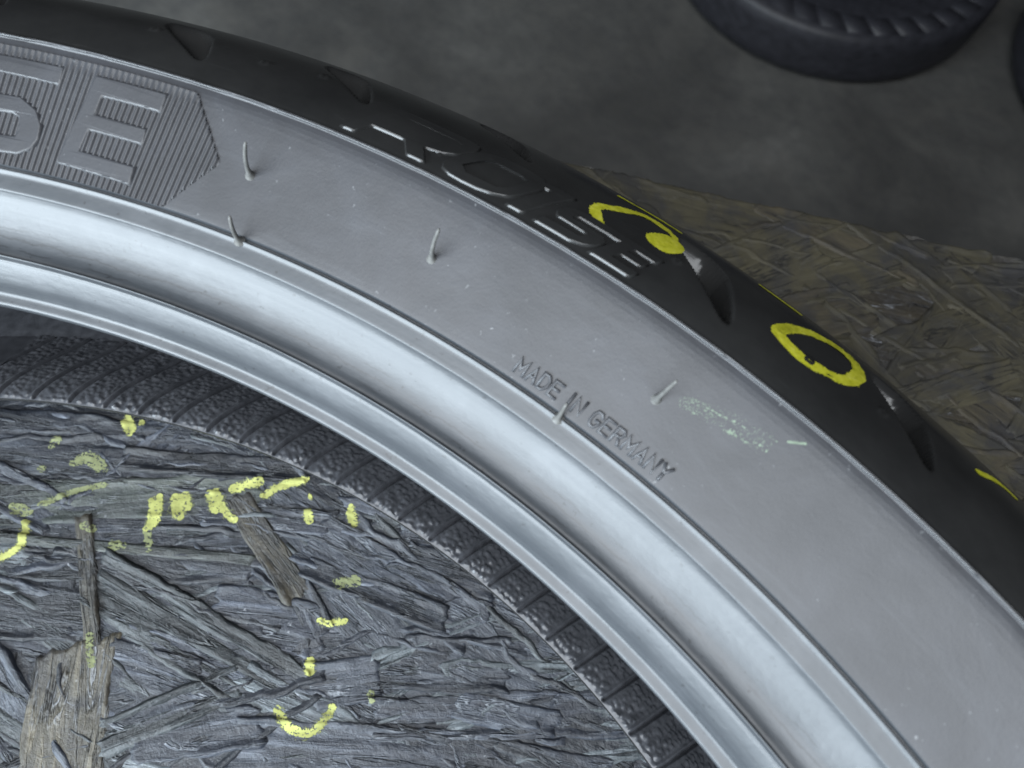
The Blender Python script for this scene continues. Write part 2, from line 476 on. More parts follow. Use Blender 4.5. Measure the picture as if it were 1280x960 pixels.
def strand(p0, p1, width, kind, rank, seed, clip=None):
    """a torn wood flake lying on the core; mm in, metres out"""
    rnd = np.random.default_rng(seed)
    p0 = np.array(p0) / 1000; p1 = np.array(p1) / 1000; wd = width / 1000
    L = np.hypot(*(p1 - p0)); ex = (p1 - p0) / L; ey = np.array([-ex[1], ex[0]])
    nu = int(np.clip(L / .0012, 14, 64)); nv = int(np.clip(wd / .0006, 9, 44))
    u = np.linspace(0, 1, nu); v = np.linspace(-1, 1, nv)
    # edge lines: torn and slightly tapered
    hw = wd / 2
    sl = rnd.uniform(-.25, .25); sr = rnd.uniform(-.25, .25)
    left = hw * (1 + sl * (u - .5)) * (1 + .22 * (fbm(u * L * 120, u * 0, seed) - .5) * 2)
    right = hw * (1 + sr * (u - .5)) * (1 + .22 * (fbm(u * L * 120, u * 0 + 7, seed + 3) - .5) * 2)
    skew0, skew1 = rnd.uniform(-.5, .5, 2) * hw
    U, Vv = np.meshgrid(u, v, indexing='ij')
    lat = np.where(Vv < 0, Vv * left[:, None], Vv * right[:, None])
    along = U * L
    end = (fbm(Vv * hw * 500, Vv * 0, seed + 5) - .5) * .006
    along = along + end * (sstep(.8, 1, U) - sstep(.2, 0, U)) + (U * skew1 + (1 - U) * skew0) * Vv * .8
    bow = (fbm(U * L * 25, U * 0, seed + 8) - .5) * .25 * wd
    lat = lat + bow
    amp = {'ridged': .8, 'grey': .32, 'dark': .30, 'green': .45, 'smooth': .15, 'brown': .15, 'olive': .2, 'olive_dark': .25}[kind] * .0011
    grain = (fbm(along * 34 + seed, lat * (520 if kind == 'ridged' else 240), seed + 1, 4) - .5) * amp * 1.5
    crack = -sstep(.62, .74, fbm(along * 16, lat * 260, seed + 13, 3)) * amp * .9
    lump = (fbm(along * 55, lat * 90, seed + 2, 3) - .5) * .0007
    tilt = rnd.uniform(-.0003, .0003) * Vv + rnd.uniform(-.0003, .0003) * (U - .5)
    z = ZT + .0002 + rank * .0007 + grain + crack + lump + tilt
    lipn = fbm(along * 60, along * 0 + 4, seed + 4)
    lipm = fbm(along * 60, along * 0 + 11, seed + 6)
    cw = .0011 / hw
    z = z + .0008 * np.exp(-((Vv - 1 + 1.3 * cw) / cw) ** 2) * sstep(.42, .62, lipn) + .0008 * np.exp(-((Vv + 1 - 1.3 * cw) / cw) ** 2) * sstep(.42, .62, lipm)
    edge = np.maximum(sstep(.93, 1, np.abs(Vv)), np.maximum(sstep(.985, 1, U), sstep(.015, 0, U)))
    z = z - edge * (.0012 + rank * .0006)
    XY = p0 + along[..., None] * ex + lat[..., None] * ey
    e2 = XY @ E2
    if (e2 > EDGE).any():
        ov = np.maximum(e2 - (EDGE - .001 + .003 * fbm((XY @ E1) * 150, e2 * 0, 3)), 0)
        XY = XY - ov[..., None] * E2
        z = np.where(ov > 0, np.minimum(z, ZT + .0004) - np.minimum(ov, .004), z)
    # strands under the tyre lie pressed flat
    R_ = np.hypot(XY[..., 0], XY[..., 1])
    z = np.where((R_ > .246) & (R_ < .312), np.minimum(z, -.1048), z)
    P = np.dstack([XY, z]).reshape(-1, 3)
    F = grid_faces(nu, nv)
    strand_geo.append((P, F))
    link('strand', mesh_np('strand', P + OFF, F, np.c_[along.ravel(), lat.ravel()]), M_ST[kind], board)


seed = 100
rs = random.Random(11)
# strands in the bench that make up the ground layer, seen through the tyre's hole
cands = []
for k in range(2000):
    x, y = rs.uniform(-185, 85), rs.uniform(95, 250)
    r = math.hypot(x, y)
    if r < 100 or r > 252:
        continue
    if all(math.hypot(x - a, (y - b)) > 17 for a, b in cands):
        cands.append((x, y))
for nth, (x, y) in enumerate(cands[:90]):
    ang = math.degrees(ANG) + rs.gauss(2, 22)
    if rs.random() < .08:
        ang += rs.uniform(40, 100)
    L = rs.uniform(60, 120); wd = rs.uniform(17, 34)
    dx, dy = math.cos(rad(ang)) * L / 2, math.sin(rad(ang)) * L / 2
    seed += 17
    strand((x - dx, y - dy), (x + dx, y + dy), wd, rs.choice(['dark', 'grey', 'grey', 'dark', 'smooth', 'ridged']), .8 * nth / 90, seed)
for a, b, c_, d_, wd, kind, rank in D['strand']:
    seed += 17
    strand((a, b), (c_, d_), wd * 1.25, kind, .5 + rank * .6, seed)
# bare olive strands outside the tyre
cands = []
for k in range(3000):
    e1, e2 = rs.uniform(-60, 330), rs.uniform(215, 372)
    x, y = e1 / 1000 * E1 * 1000 + e2 / 1000 * E2 * 1000
    if math.hypot(x, y) < 300:
        continue
    if all(math.hypot(x - a, y - b) > 16 for a, b in cands):
        cands.append((x, y))
for x, y in cands[:118]:
    ang = math.degrees(ANG) + rs.gauss(0, 28)
    L = rs.uniform(40, 90); wd = rs.uniform(10, 26)
    dx, dy = math.cos(rad(ang)) * L / 2, math.sin(rad(ang)) * L / 2
    seed += 17
    strand((x - dx, y - dy), (x + dx, y + dy), wd, 'olive' if rs.random() < .75 else 'olive_dark', rs.uniform(.1, .9), seed)

sv, sf = merge(strand_geo)
BVH = BVHTree.FromPolygons([tuple(p) for p in sv.tolist()], [tuple(q) for q in sf.tolist()])


def board_z(x, y):
    h = BVH.ray_cast(Vector((x, y, 0)), Vector((0, 0, -1)))
    return h[0].z if h[0] is not None else ZT


def ribbon(pts, width, nstep, nw, seed, holes, streak=False, freq=1.6):
    """flat ribbon along a polyline: returns P (mm, 2D) grid and the faces kept"""
    p = np.array(pts, float)
    if len(p) == 1:
        p = np.array([p[0] - (width * .3, 0), p[0] + (width * .3, 0)])
    for _ in range(3):                              # Chaikin rounding
        if len(p) > 2:
            q = [p[0]]
            for a, b in zip(p[:-1], p[1:]):
                q += [a * .75 + b * .25, a * .25 + b * .75]
            p = np.array(q + [p[-1]])
    sl = np.concatenate([[0], np.cumsum(np.hypot(*np.diff(p, axis=0).T))])
    n = max(6, int(sl[-1] / nstep)); s = np.linspace(0, sl[-1], n)
    c = np.c_[np.interp(s, sl, p[:, 0]), np.interp(s, sl, p[:, 1])]
    t = np.gradient(c, axis=0); t /= np.maximum(np.hypot(*t.T), 1e-9)[:, None]
    nn = np.c_[-t[:, 1], t[:, 0]]
    m = max(4, int(width / nw)); v = np.linspace(-1, 1, m)
    cap = np.sqrt(np.clip(1 - np.clip(1 - np.minimum(s, sl[-1] - s) / (width * .45), 0, 1) ** 2, .04, 1))
    wl = width / 2 * cap * (.75 + .5 * fbm(s / width * 1.3, s * 0, seed))
    wr = width / 2 * cap * (.75 + .5 * fbm(s / width * 1.3, s * 0 + 9, seed))
    lat = np.where(v[None] < 0, v[None] * wl[:, None], v[None] * wr[:, None])
    G = c[:, None] + lat[..., None] * nn[:, None]
    F = grid_faces(n, m)
    cen = G.reshape(-1, 2)[F].mean(1)
    vv = np.abs(np.broadcast_to(v[None], (n, m)).reshape(-1)[F].mean(1))
    if freq < 0:                                     # drawn strokes: streaks run along the stroke
        ss = np.broadcast_to(s[:, None], (n, m)).reshape(-1)[F].mean(1)
        vs = np.broadcast_to(v[None], (n, m)).reshape(-1)[F].mean(1)
        thr = .75 * fbm(ss * .22, vs * 3.2, seed + 2, 3) + .25 * fbm(cen[:, 0] * 3, cen[:, 1] * 3, seed + 4, 2) + .1 * sstep(1, .6, vv)
    elif streak:                                       # chalk catches on the raised grain of the wood
        q1 = cen @ E1; q2 = cen @ E2
        thr = .5 * fbm(q1 * .5, q2 * 2.4, seed + 2, 4) + .5 * fbm(q1 * 2.2, q2 * 2.6, seed + 4, 3)
    else:
        thr = fbm(cen[:, 0] * freq, cen[:, 1] * freq, seed + 2, 4)
    keep = thr > holes + .22 * sstep(.55, 1, vv)
    return G.reshape(-1, 2), F[keep]


def compact(V, F, uv=None):
    used = np.unique(F)
    mp = np.full(len(V), -1); mp[used] = np.arange(len(used))
    return V[used], mp[F]


FAINT = (2, 13, 17, 18, 21, 22, 23, 24, 25, 19, 20)
BCH = []
for k, (pts, wd) in enumerate(D['bchalk']):
    if wd > 3.2:
        for j in range(3):
            ox, oy = rs.uniform(-.32, .32) * wd, rs.uniform(-.32, .32) * wd
            BCH.append((k in FAINT, [(x + ox, y + oy) for x, y in pts], wd * rs.uniform(.36, .55)))
    else:
        BCH.append((k in FAINT, pts, wd))
for k, (faint, pts, wd) in enumerate(BCH):
    G, F = ribbon(pts, wd * (1.5 if faint else 1.15), .28, .24, 40 + k, .47 if faint else .40, True)
    if not faint:
        G2, F2 = ribbon(pts, wd * 2.1, .28, .24, 140 + k, .55, True)
        if len(F2):
            G2, F2 = compact(G2, F2)
            P2_ = np.array([(x / 1000, y / 1000, board_z(x / 1000, y / 1000) + .00008) for x, y in G2])
            link('chalk_smear', mesh_np('chalk_smear', P2_ + OFF, F2), M_HALO, board)
    if not len(F):
        continue
    G, F = compact(G, F)
    P = np.array([(x / 1000, y / 1000, board_z(x / 1000, y / 1000) + .00012) for x, y in G])
    link('chalk_mark', mesh_np('chalk_mark', P + OFF, F), M_FAINT if faint else M_OLDCHALK, board)

# ------------------------------------------------------------------ the tyre
tyre = empty('tyre', (0, 0, -.1045), 'big grey tyre on the strand board with raised lettering and yellow chalk rings', 'tyre')
TO = np.array([0, 0, .1045])
TH = np.concatenate([np.arange(64, 130, .06), np.arange(130, 424 - 1, 2.0)])
DENSE = np.arange(64, 130, .06)


def catmull(pts, step):
    p = np.array(pts, float)
    q = np.vstack([2 * p[0] - p[1], p, 2 * p[-1] - p[-2]])
    out = []
    for i in range(1, len(q) - 2):
        a, b, c_, d_ = q[i - 1], q[i], q[i + 1], q[i + 2]
        n = max(2, int(np.hypot(*(c_ - b)) / step) + 1)
        t = np.linspace(0, 1, n, endpoint=False)[:, None]
        out.append(.5 * (2 * b + (c_ - a) * t + (2 * a - 5 * b + 4 * c_ - d_) * t ** 2 + (3 * b - a - 3 * c_ + d_) * t ** 3))
    return np.vstack(out + [p[-1:]])


def linear(pts, step):
    p = np.array(pts, float); out = []
    for b, c_ in zip(p[:-1], p[1:]):
        n = max(1, int(np.hypot(*(c_ - b)) / step))
        out.append(b + (c_ - b) * np.linspace(0, 1, n, endpoint=False)[:, None])
    return np.vstack(out + [p[-1:]])


def revolve(name, prof, th, mat, disp=None, flip=False, parent=None, closed=True):
    """prof (n,2) mm; disp(th_deg grid, arc grid mm, r grid) -> displacement along the normal, mm"""
    p = np.asarray(prof, float)
    t = np.gradient(p, axis=0); t /= np.maximum(np.hypot(*t.T), 1e-9)[:, None]
    nr, nz = -t[:, 1], t[:, 0]
    arc = np.concatenate([[0], np.cumsum(np.hypot(*np.diff(p, axis=0).T))])
    T, A = np.meshgrid(th, arc, indexing='ij')
    R = np.broadcast_to(p[:, 0], T.shape); Z = np.broadcast_to(p[:, 1], T.shape)
    d = disp(T, A, R) if disp else 0
    R = R + nr * d; Z = Z + nz * d
    a = np.radians(T)
    V = np.dstack([R * np.cos(a), R * np.sin(a), Z]).reshape(-1, 3) / 1000
    uv = np.c_[(a * 260 / 1000).ravel(), (A / 1000).ravel()]
    return link(name, mesh_np(name, V + TO, grid_faces(len(th), len(p), wrap=closed, flip=not flip), uv), mat, parent or tyre)


BEAD = [(238.6, -19.0), (237.4, -18.4), (236.6, -17.5), (236.35, -16.3), (236.5, -15.75), (236.9, -15.45), (237.6, -15.25), (238.3, -15.0), (238.75, -14.5), (238.95, -13.7),
        (239.3, -12.6), (239.9, -11.45), (240.7, -10.3), (241.5, -9.3), (242.2, -8.5), (242.7, -8.05), (242.9, -7.0), (243.15, -6.9),
        (243.4, -7.6), (244.2, -7.55), (245.2, -7.58), (246.2, -7.45), (247.2, -7.15), (248.2, -6.7), (249.2, -6.08), (250.2, -5.35), (251.2, -4.52), (252.2, -3.6), (253.1, -2.65), (253.65, -1.85),
        (253.95, -1.4), (255.2, -.95), (256.5, -.5), (256.9, -.2), (257.2, .12), (257.45, .08), (257.62, -.5), (258.0, -.5), (258.25, .3)]
SIDE = [(258.25, .3), (258.6, .5), (260, 1.09), (264, 2.645), (268, 4.2), (272, 5.757), (275.5, 7.12), (277.2, 7.74), (278.3, 8.08), (279.2, 8.29), (279.9, 8.38), (280.36, 8.42), (280.46, 8.56), (280.66, 8.96), (280.74, 9.04), (280.88, 9.08)]
tt = np.linspace(0, np.pi / 2, 60)[1:]
SA = .15
SH = [(280.6 + 42.9 * (math.sin(a) - math.sin(SA)) / (1 - math.sin(SA)), -47.5 + 56.6 * math.cos(a) / math.cos(SA)) for a in np.linspace(SA, np.pi / 2, 60)[1:]]
SH[-1] = (323.5, -47.5)
PROF = np.array([(257.2, 0), (280.6, 9.1)] + SH)
PARC = np.concatenate([[0], np.cumsum(np.hypot(*np.diff(PROF, axis=0).T))])


def surf(th, a, lift=0.0):
    """point on the outer surface: theta in degrees, a = arc length from the bead line in mm -> metres"""
    th = np.asarray(th, float); a = np.asarray(a, float)
    r = np.interp(a, PARC, PROF[:, 0]); z = np.interp(a, PARC, PROF[:, 1])
    e = .4
    dr = np.interp(a + e, PARC, PROF[:, 0]) - np.interp(a - e, PARC, PROF[:, 0])
    dz = np.interp(a + e, PARC, PROF[:, 1]) - np.interp(a - e, PARC, PROF[:, 1])
    n = np.hypot(dr, dz); n = np.where(n < 1e-9, 1, n)
    r = r - dz / n * lift; z = z + dr / n * lift
    q = np.radians(th)
    return np.stack([r * np.cos(q), r * np.sin(q), z], -1) / 1000


def d_bead(T, A, R):
    k = np.radians(T) * 250
    d = (fbm(k / 30, A / 6, 21, 3) - .5) * .12
    d += (fbm(k / 2.2, A / 1.2, 22, 3) - .5) * .03
    toe = sstep(3.2, 1.2, A)
    d += toe * (fbm(k / 1.6, A / 2, 23, 3) - .55) * .5
    return d


def d_side(T, A, R):
    k = np.radians(T) * 268
    d = (fbm(k / 18, A / 12, 31, 3) - .5) * .16
    lip = np.exp(-((R - 280.6) / .35) ** 2)
    d += lip * (fbm(k / 5, A * 0, 33, 4) - .5) * .28
    return d


def tear(T, A, spec, end=.72):
    """teardrop groove: tip at (t0, a0), mouth at (t1, a1), half width w at the mouth (mm)"""
    t0, a0, t1, a1, wd, dep = spec
    f = np.clip((A - a0) / (a1 - a0), 0, 1.3)
    cx = t0 + (t1 - t0) * f
    dx = (T - cx) * np.radians(1) * 295
    ww = wd * np.clip(f, 0, 1) ** .7 * np.sqrt(np.clip((1.08 - f) / .3, 0, 1)) + .001
    inside = sstep(1.0, .7, np.abs(dx) / ww) * sstep(0, .10, f) * sstep(1.08, end, f)
    return -inside * dep * sstep(0, .4, f)


GROOVES = [(112.0, 31.0, 114.4, 45.5, 6.2, 8.0), (105.6, 36.0, 108.2, 50.5, 6.0, 8.0), (99.2, 43.0, 101.8, 56, 5.6, 7.0),
           (89.75, 30.5, 92.5, 49, 6.8, 8.5), (81.9, 34.5, 84.2, 51.5, 6.4, 8.5), (74.5, 34, 76.8, 50, 5, 3.6), (120.5, 34, 123, 48, 5, 3.6)]
A0 = PARC[1]


def d_tread(T, A, R):
    A = A + A0
    k = np.radians(T) * 295
    d = (fbm(k / 26, A / 14, 41, 3) - .5) * .10
    d += np.exp(-((A - A0 - .15) / .22) ** 2) * (fbm(k / 5, A * 0, 33, 4) - .5) * .25
    for n_, g in enumerate(GROOVES):
        d = d + tear(T, A, g, .25 if n_ in (0, 1, 6) else .78)
    for th, a in D['nubs']:
        q = np.hypot((T - th) * np.radians(1) * 295, A - a)
        d = d + .40 * np.exp(-((q - .75) / .25) ** 2) + .1 * sstep(.5, 0, q)
    return d


bead = revolve('bead', catmull(BEAD, .22), TH, M_BEAD, d_bead)
side = revolve('sidewall', np.vstack([linear(SIDE[:7], .5)[:-1], linear(SIDE[6:], .09)]), TH, M_SIDE, d_side)
shp = linear([(280.88, 9.08), (281.15, 8.95)] + SH, .6)
tread = revolve('shoulder', shp, TH, M_TREAD, d_tread)
LIPP = [(280.62 - .25 * math.cos(q), 8.78 + .40 * math.sin(q)) for q in np.linspace(-.3, math.pi + .3, 12)]


def d_lip(T, A, R):
    k = np.radians(T) * 280
    return (fbm(k / 3.2, A * 0, 61, 4) - .5) * .16 - .22 * sstep(.60, .72, fbm(k / 9, A * 0, 63, 3))


revolve('mould_line', LIPP, TH, M_GLOSS, d_lip)
revolve('mould_line', [(243.05 - .13 * math.cos(q), -7.12 + .22 * math.sin(q)) for q in np.linspace(-.4, math.pi + .4, 10)], TH, M_GLOSS,
        lambda T, A, R: (fbm(T * 1.3, A * 0, 66, 4) - .5) * .08)
THC = np.arange(64, 424, 1.5)
lower = [(323.5, -47.5)] + [(r, -95 - z) for r, z in SH[::-1][1:]] + [(280.6, -104.1), (262, -103.6), (250, -98.5), (243.1, -92), (236, -79.5), (233.6, -79.5), (233.4, -78.3), (233.7, -77.72)]
revolve('lower_sidewall', lower, THC, M_TREAD)
liner_in = [(238.6, -19.0), (243, -17.6), (250, -12), (258, -8.2), (275, -2.2), (290, -4.5), (303, -19), (309, -47.5), (303, -82), (292, -96), (277, -99.5), (262, -97.4)]
revolve('inner_liner', catmull(liner_in, 2.0), THC, M_LINER, flip=True)


def d_liner(T, A, R):
    k = np.radians(T) * 240
    tA = sstep(.2, 1.2, A)
    w1 = 1 - worley(k / 1.75 + .5 * fbm(k, A, 3), A / 1.75, 3)
    bumps = sstep(.2, .95, w1) * .55 * (.35 + 1.0 * fbm(k / 6, A / 6, 55, 2))
    bumps = bumps + (fbm(k / .8, A / .8, 58, 2) - .5) * .2
    tk = T + A * .0575                                 # grooves lean
    ph = (tk - 88.70) / 2.478
    dist = (ph - np.round(ph)) * 2.478 * np.radians(1) * 240
    gr = np.exp(-(dist / .30) ** 2)
    ridge = np.exp(-((dist - .95) / .38) ** 2)
    flat = sstep(2.0, .9, np.abs(dist - .3))
    return tA * (bumps * (1 - .9 * flat) - 1.1 * gr + .35 * ridge) - .0 * T


LOW = [(233.7, -77.72), (234.5, -77.7), (237, -78.3), (241, -80.4), (246, -84.1), (251, -88.6), (256, -93.0), (262, -97.4)]
revolve('textured_liner', catmull(LOW, .28), DENSE, M_LINER, d_liner, flip=True, closed=False)
revolve('lower_bead', catmull(LOW, 1.5), np.arange(129.9, 424.05, 1.5), M_LINER, flip=True, closed=False)

# -- raised lettering -------------------------------------------------
def loc2(th, a, th0, R0):
    return np.c_[-(np.asarray(th) - th0) * math.pi / 180 * R0, np.asarray(a)]


def raised(name, poly, lift, bev, mat, step=.8, R0=268.0, base=-.2):
    """solid raised glyph; poly = [(theta, a)] closed outline"""
    th0 = poly[0][0]
    p = loc2([q[0] for q in poly], [q[1] for q in poly], th0, R0)
    ar = .5 * np.sum(p[:, 0] * np.roll(p[:, 1], -1) - np.roll(p[:, 0], -1) * p[:, 1])
    if ar < 0:
        p = p[::-1]
    d = []
    for a, b in zip(p, np.roll(p, -1, axis=0)):
        n = max(1, int(np.hypot(*(b - a)) / step))
        d += [a + (b - a) * k / n for k in range(n)]
    p = np.array(d)
    e = np.roll(p, -1, axis=0) - p; e /= np.maximum(np.hypot(*e.T), 1e-9)[:, None]
    no = np.c_[e[:, 1], -e[:, 0]]
    vn = no + np.roll(no, 1, axis=0)
    vn /= np.maximum((vn * vn).sum(1) / 2, .5)[:, None]
    rings = [(p + vn * bev, base), (p + vn * bev * .8, lift * .12), (p + vn * bev * .5, lift * .5), (p + vn * bev * .2, lift * .88), (p - vn * bev * .1, lift)]
    n = len(p)
    V = np.vstack([surf(th0 - q[:, 0] / R0 * 180 / math.pi, q[:, 1], l) for q, l in rings])
    faces = []
    for k in range(len(rings) - 1):
        for i in range(n):
            j = (i + 1) % n
            faces.append((k * n + i, k * n + j, (k + 1) * n + j, (k + 1) * n + i))
    q = rings[-1][0]
    tris = tessellate_polygon([[Vector((x, y, 0)) for x, y in q]])
    b0 = (len(rings) - 1) * n
    for a, b, c_ in tris:
        u1 = q[b] - q[a]; u2 = q[c_] - q[a]
        faces.append((b0 + a, b0 + b, b0 + c_) if u1[0] * u2[1] - u1[1] * u2[0] > 0 else (b0 + a, b0 + c_, b0 + b))
    me = bpy.data.meshes.new(name)
    me.from_pydata((V + TO).tolist(), [], faces)
    uvl = me.uv_layers.new(name='UVMap')
    co = np.vstack([np.c_[r_[:, 0], r_[:, 1]] for r_, _ in rings]) / 1000
    idx = np.zeros(len(me.loops), np.int32); me.loops.foreach_get('vertex_index', idx)
    uvl.data.foreach_set('uv', co[idx].astype(np.float32).ravel())
    o = link(name, me, mat, tyre, smooth=False)
    sm = np.zeros(len(me.polygons), bool); sm[:(len(rings) - 1) * n] = True
    me.polygons.foreach_set('use_smooth', sm)
    return o


raised('raised_letter', D['S'], .55, .62, M_SIDE)
D['E'][4:6] = [(114.93, 13.75)]
D['E'][7] = (115.0, 11.12)
raised('raised_letter', D['E'], .55, .62, M_SIDE)

# shoulder word: outlines in (theta, arc) measured from the lit lower edges of the strokes
def arc_of_r(r):
    return float(np.interp(r, PROF[:, 0], PARC))


def G(L, lean=.105):
    """glyph points given as (theta on the baseline, r); the italics lean grows with r"""
    return [(t - lean * (r - 282.5), arc_of_r(r)) for t, r in L]


def arcpts(cx, cy, rx, ry, a0, a1, n=10):
    return [(cx - rx * math.cos(rad(a)), cy + ry * math.sin(rad(a))) for a in np.linspace(a0, a1, n)]


R_out = [(105.6, 282.5), (105.07, 282.5), (105.07, 285.8), (103.65, 285.8), (102.85, 282.5), (102.12, 282.5), (102.95, 286.0), (102.3, 286.7), (101.95, 288.2), (101.9, 291.5), (102.1, 293.2), (102.6, 293.9), (105.6, 293.9)]
R_in = [(105.07, 287.4), (105.07, 291.9), (102.75, 291.9), (102.5, 291.0), (102.5, 288.6), (102.75, 287.5)]


def bridge(o, i, ko, ki):
    """outer ring + hole joined by a slit into one outline"""
    o = list(o); i = list(i)[::-1]
    k = len(i) - 1 - ki
    i = i[k:] + i[:k]
    return o[:ko + 1] + i + [i[0]] + o[ko:]


raised('raised_letter', G(R_out), .50, .30, M_TREAD, R0=290)
raised('counter_edge', G([(104.9, 291.8), (102.75, 291.8), (102.5, 291.2), (102.5, 293.6), (105.0, 293.6)]), .50, .30, M_TREAD, R0=290)
O_out = [(101.75, 284.6), (101.5, 283.3), (101.05, 282.6), (100.5, 282.4), (99.9, 282.5), (99.35, 283.1), (98.95, 284.3), (98.85, 286), (98.85, 290), (99.0, 292), (99.4, 293.3), (100, 293.8), (100.9, 293.8), (101.5, 293), (101.8, 291.5), (101.85, 288)]
O_in = [(101.3, 286), (101.2, 290), (100.9, 291.2), (99.9, 291.2), (99.4, 290.4), (99.35, 286), (99.6, 284.7), (100.8, 284.5)]
raised('raised_letter', G(bridge(O_out, O_in, 15, 0)), .50, .30, M_TREAD, R0=290)
raised('raised_letter', G([(98.62, 282.5), (97.97, 282.5), (97.97, 293), (99.1, 293), (99.45, 291.4), (98.62, 291.4)]), .50, .30, M_TREAD, R0=290)
raised('raised_letter', G([(97.45, 282.4), (96.0, 282.4), (95.55, 283.1), (95.3, 284.4), (95.3, 286.2), (95.6, 287.2), (96.9, 287.4), (97.05, 287.8), (96.9, 288.7), (95.0, 288.8), (95.0, 290.4), (96.9, 290.6), (97.5, 289.8), (97.6, 287.6), (97.3, 286.2), (96.0, 285.9), (95.85, 285.2), (96.0, 284.2), (97.45, 284.1)]), .50, .30, M_TREAD, R0=290)
raised('raised_letter', G([(95.15, 282.5), (93.48, 282.5), (93.48, 284.1), (94.6, 284.1), (94.6, 286.0), (93.75, 286.0), (93.75, 287.3), (94.6, 287.3), (94.6, 288.9), (93.75, 288.9), (93.75, 290.5), (95.15, 290.5)]), .50, .30, M_TREAD, R0=290)


def tube_strokes(name, strokes, th0, R0, a0, sx, sy, wd, lift, mat, slant=0):
    parts = []
    sec = [(-1, -.25), (-.72, .55), (-.3, .95), (.3, .95), (.72, .55), (1, -.25)]
    for st in strokes:
        p = np.array([(x * sx + y * slant, y * sy) for x, y in st], float)
        d = np.diff(p, axis=0); d /= np.hypot(*d.T)[:, None]
        p[0] -= d[0] * wd * .5; p[-1] += d[-1] * wd * .5
        t = np.vstack([d[:1], (d[:-1] + d[1:]) / 2, d[-1:]]) if len(p) > 2 else np.vstack([d, d])
        ln = np.maximum(np.hypot(*t.T), .45); t = t / (ln ** 2)[:, None]
        nn = np.c_[-t[:, 1], t[:, 0]]
        rows = []
        c = np.vstack([p[:1] - d[:1] * wd * .4, p, p[-1:] + d[-1:] * wd * .4])
        nn = np.vstack([nn[:1] * .6, nn, nn[-1:] * .6])
        for k, (q, n_) in enumerate(zip(c, nn)):
            endc = k in (0, len(c) - 1)
            for o_, l_ in sec:
                x, y = q + n_ * o_ * wd
                rows.append(surf(th0 - x / R0 * 180 / math.pi, a0 + y, -.25 * lift if endc else l_ * lift))
        parts.append((np.array(rows), grid_faces(len(c), len(sec), flip=True)))
    V, F = merge(parts)
    return link(name, mesh_np(name, V + TO, F), mat, tyre)


GL = {'M': [[(0, 0), (0, 1), (.5, .35), (1, 1), (1, 0)]],
      'A': [[(0, 0), (.5, 1), (1, 0)], [(.2, .35), (.8, .35)]],
      'D': [[(0, 0), (0, 1), (.6, 1), (1, .72), (1, .28), (.6, 0), (0, 0)]],
      'E': [[(1, 0), (0, 0), (0, 1), (1, 1)], [(0, .52), (.85, .52)]],
      'I': [[(.5, 0), (.5, 1)]],
      'N': [[(0, 0), (0, 1), (1, 0), (1, 1)]],
      'G': [[(1, .78), (.75, 1), (.25, 1), (0, .75), (0, .25), (.25, 0), (.75, 0), (1, .25), (1, .45), (.6, .45)]],
      'R': [[(0, 0), (0, 1), (.75, 1), (1, .78), (.75, .5), (0, .5)], [(.55, .5), (1, 0)]],
      'Y': [[(0, 1), (.5, .5), (1, 1)], [(.5, .5), (.5, 0)]]}
x = 0.0
adv = []
for ch in 'MADE IN GERMANY':
    wch = {' ': 1.25, 'I': .55, 'M': 1.75}.get(ch, 1.5)
    adv.append((ch, x, wch)); x += wch + (.72 if ch != ' ' else .0)
tot = x - .72
kx = (95.03 - 88.12) * math.pi / 180 * 260 / tot
for ch, x0, wch in adv:
    if ch == ' ':
        continue
    tube_strokes('raised_letter', GL[ch], 95.03 - x0 * kx / 260 * 180 / math.pi, 260, 2.35, wch * kx, 2.75, .35, .46, M_LET, slant=.15)

# -- ribbed panel behind the large letters ---------------------------
pth = np.arange(109.2, 126.0, .022); pa = np.arange(.95, 23.6, .42)
T, A = np.meshgrid(pth, pa, indexing='ij')
k = (T - 109.39) * math.pi / 180 * 268 + (A - 12) * .09
tri = k / 1.18
saw = np.abs(tri - np.floor(tri) - .5) * 2
rib = .38 * (.5 - .5 * np.cos(saw * math.pi)) + (fbm(k / 4, A / 4, 71, 3) - .5) * .12
topfade = .35 + .65 * sstep(22.6, 20.6, A)
lift = .06 + rib * topfade
# arrow-shaped end
tip = np.where(A > 12.2, 109.4 + (A - 12.2) / 11.7 * 1.9, 109.4 + (12.2 - A) / 11.4 * 1.72)
inside = (T > tip + .04 * (saw - .5))
Fq = grid_faces(len(pth), len(pa), flip=True)
keep = inside.reshape(-1)[Fq].all(1)
lift = np.where(T < tip + .06, lift * .2, lift)
V = surf(T.ravel(), A.ravel(), lift.ravel())
uv = np.c_[k.ravel() / 1000, A.ravel() / 1000]
Vc, Fc = compact(V, Fq[keep])
used = np.unique(Fq[keep])
o = link('ribbed_panel', mesh_np('ribbed_panel', Vc + TO, Fc, uv[used]), M_SIDE, tyre)

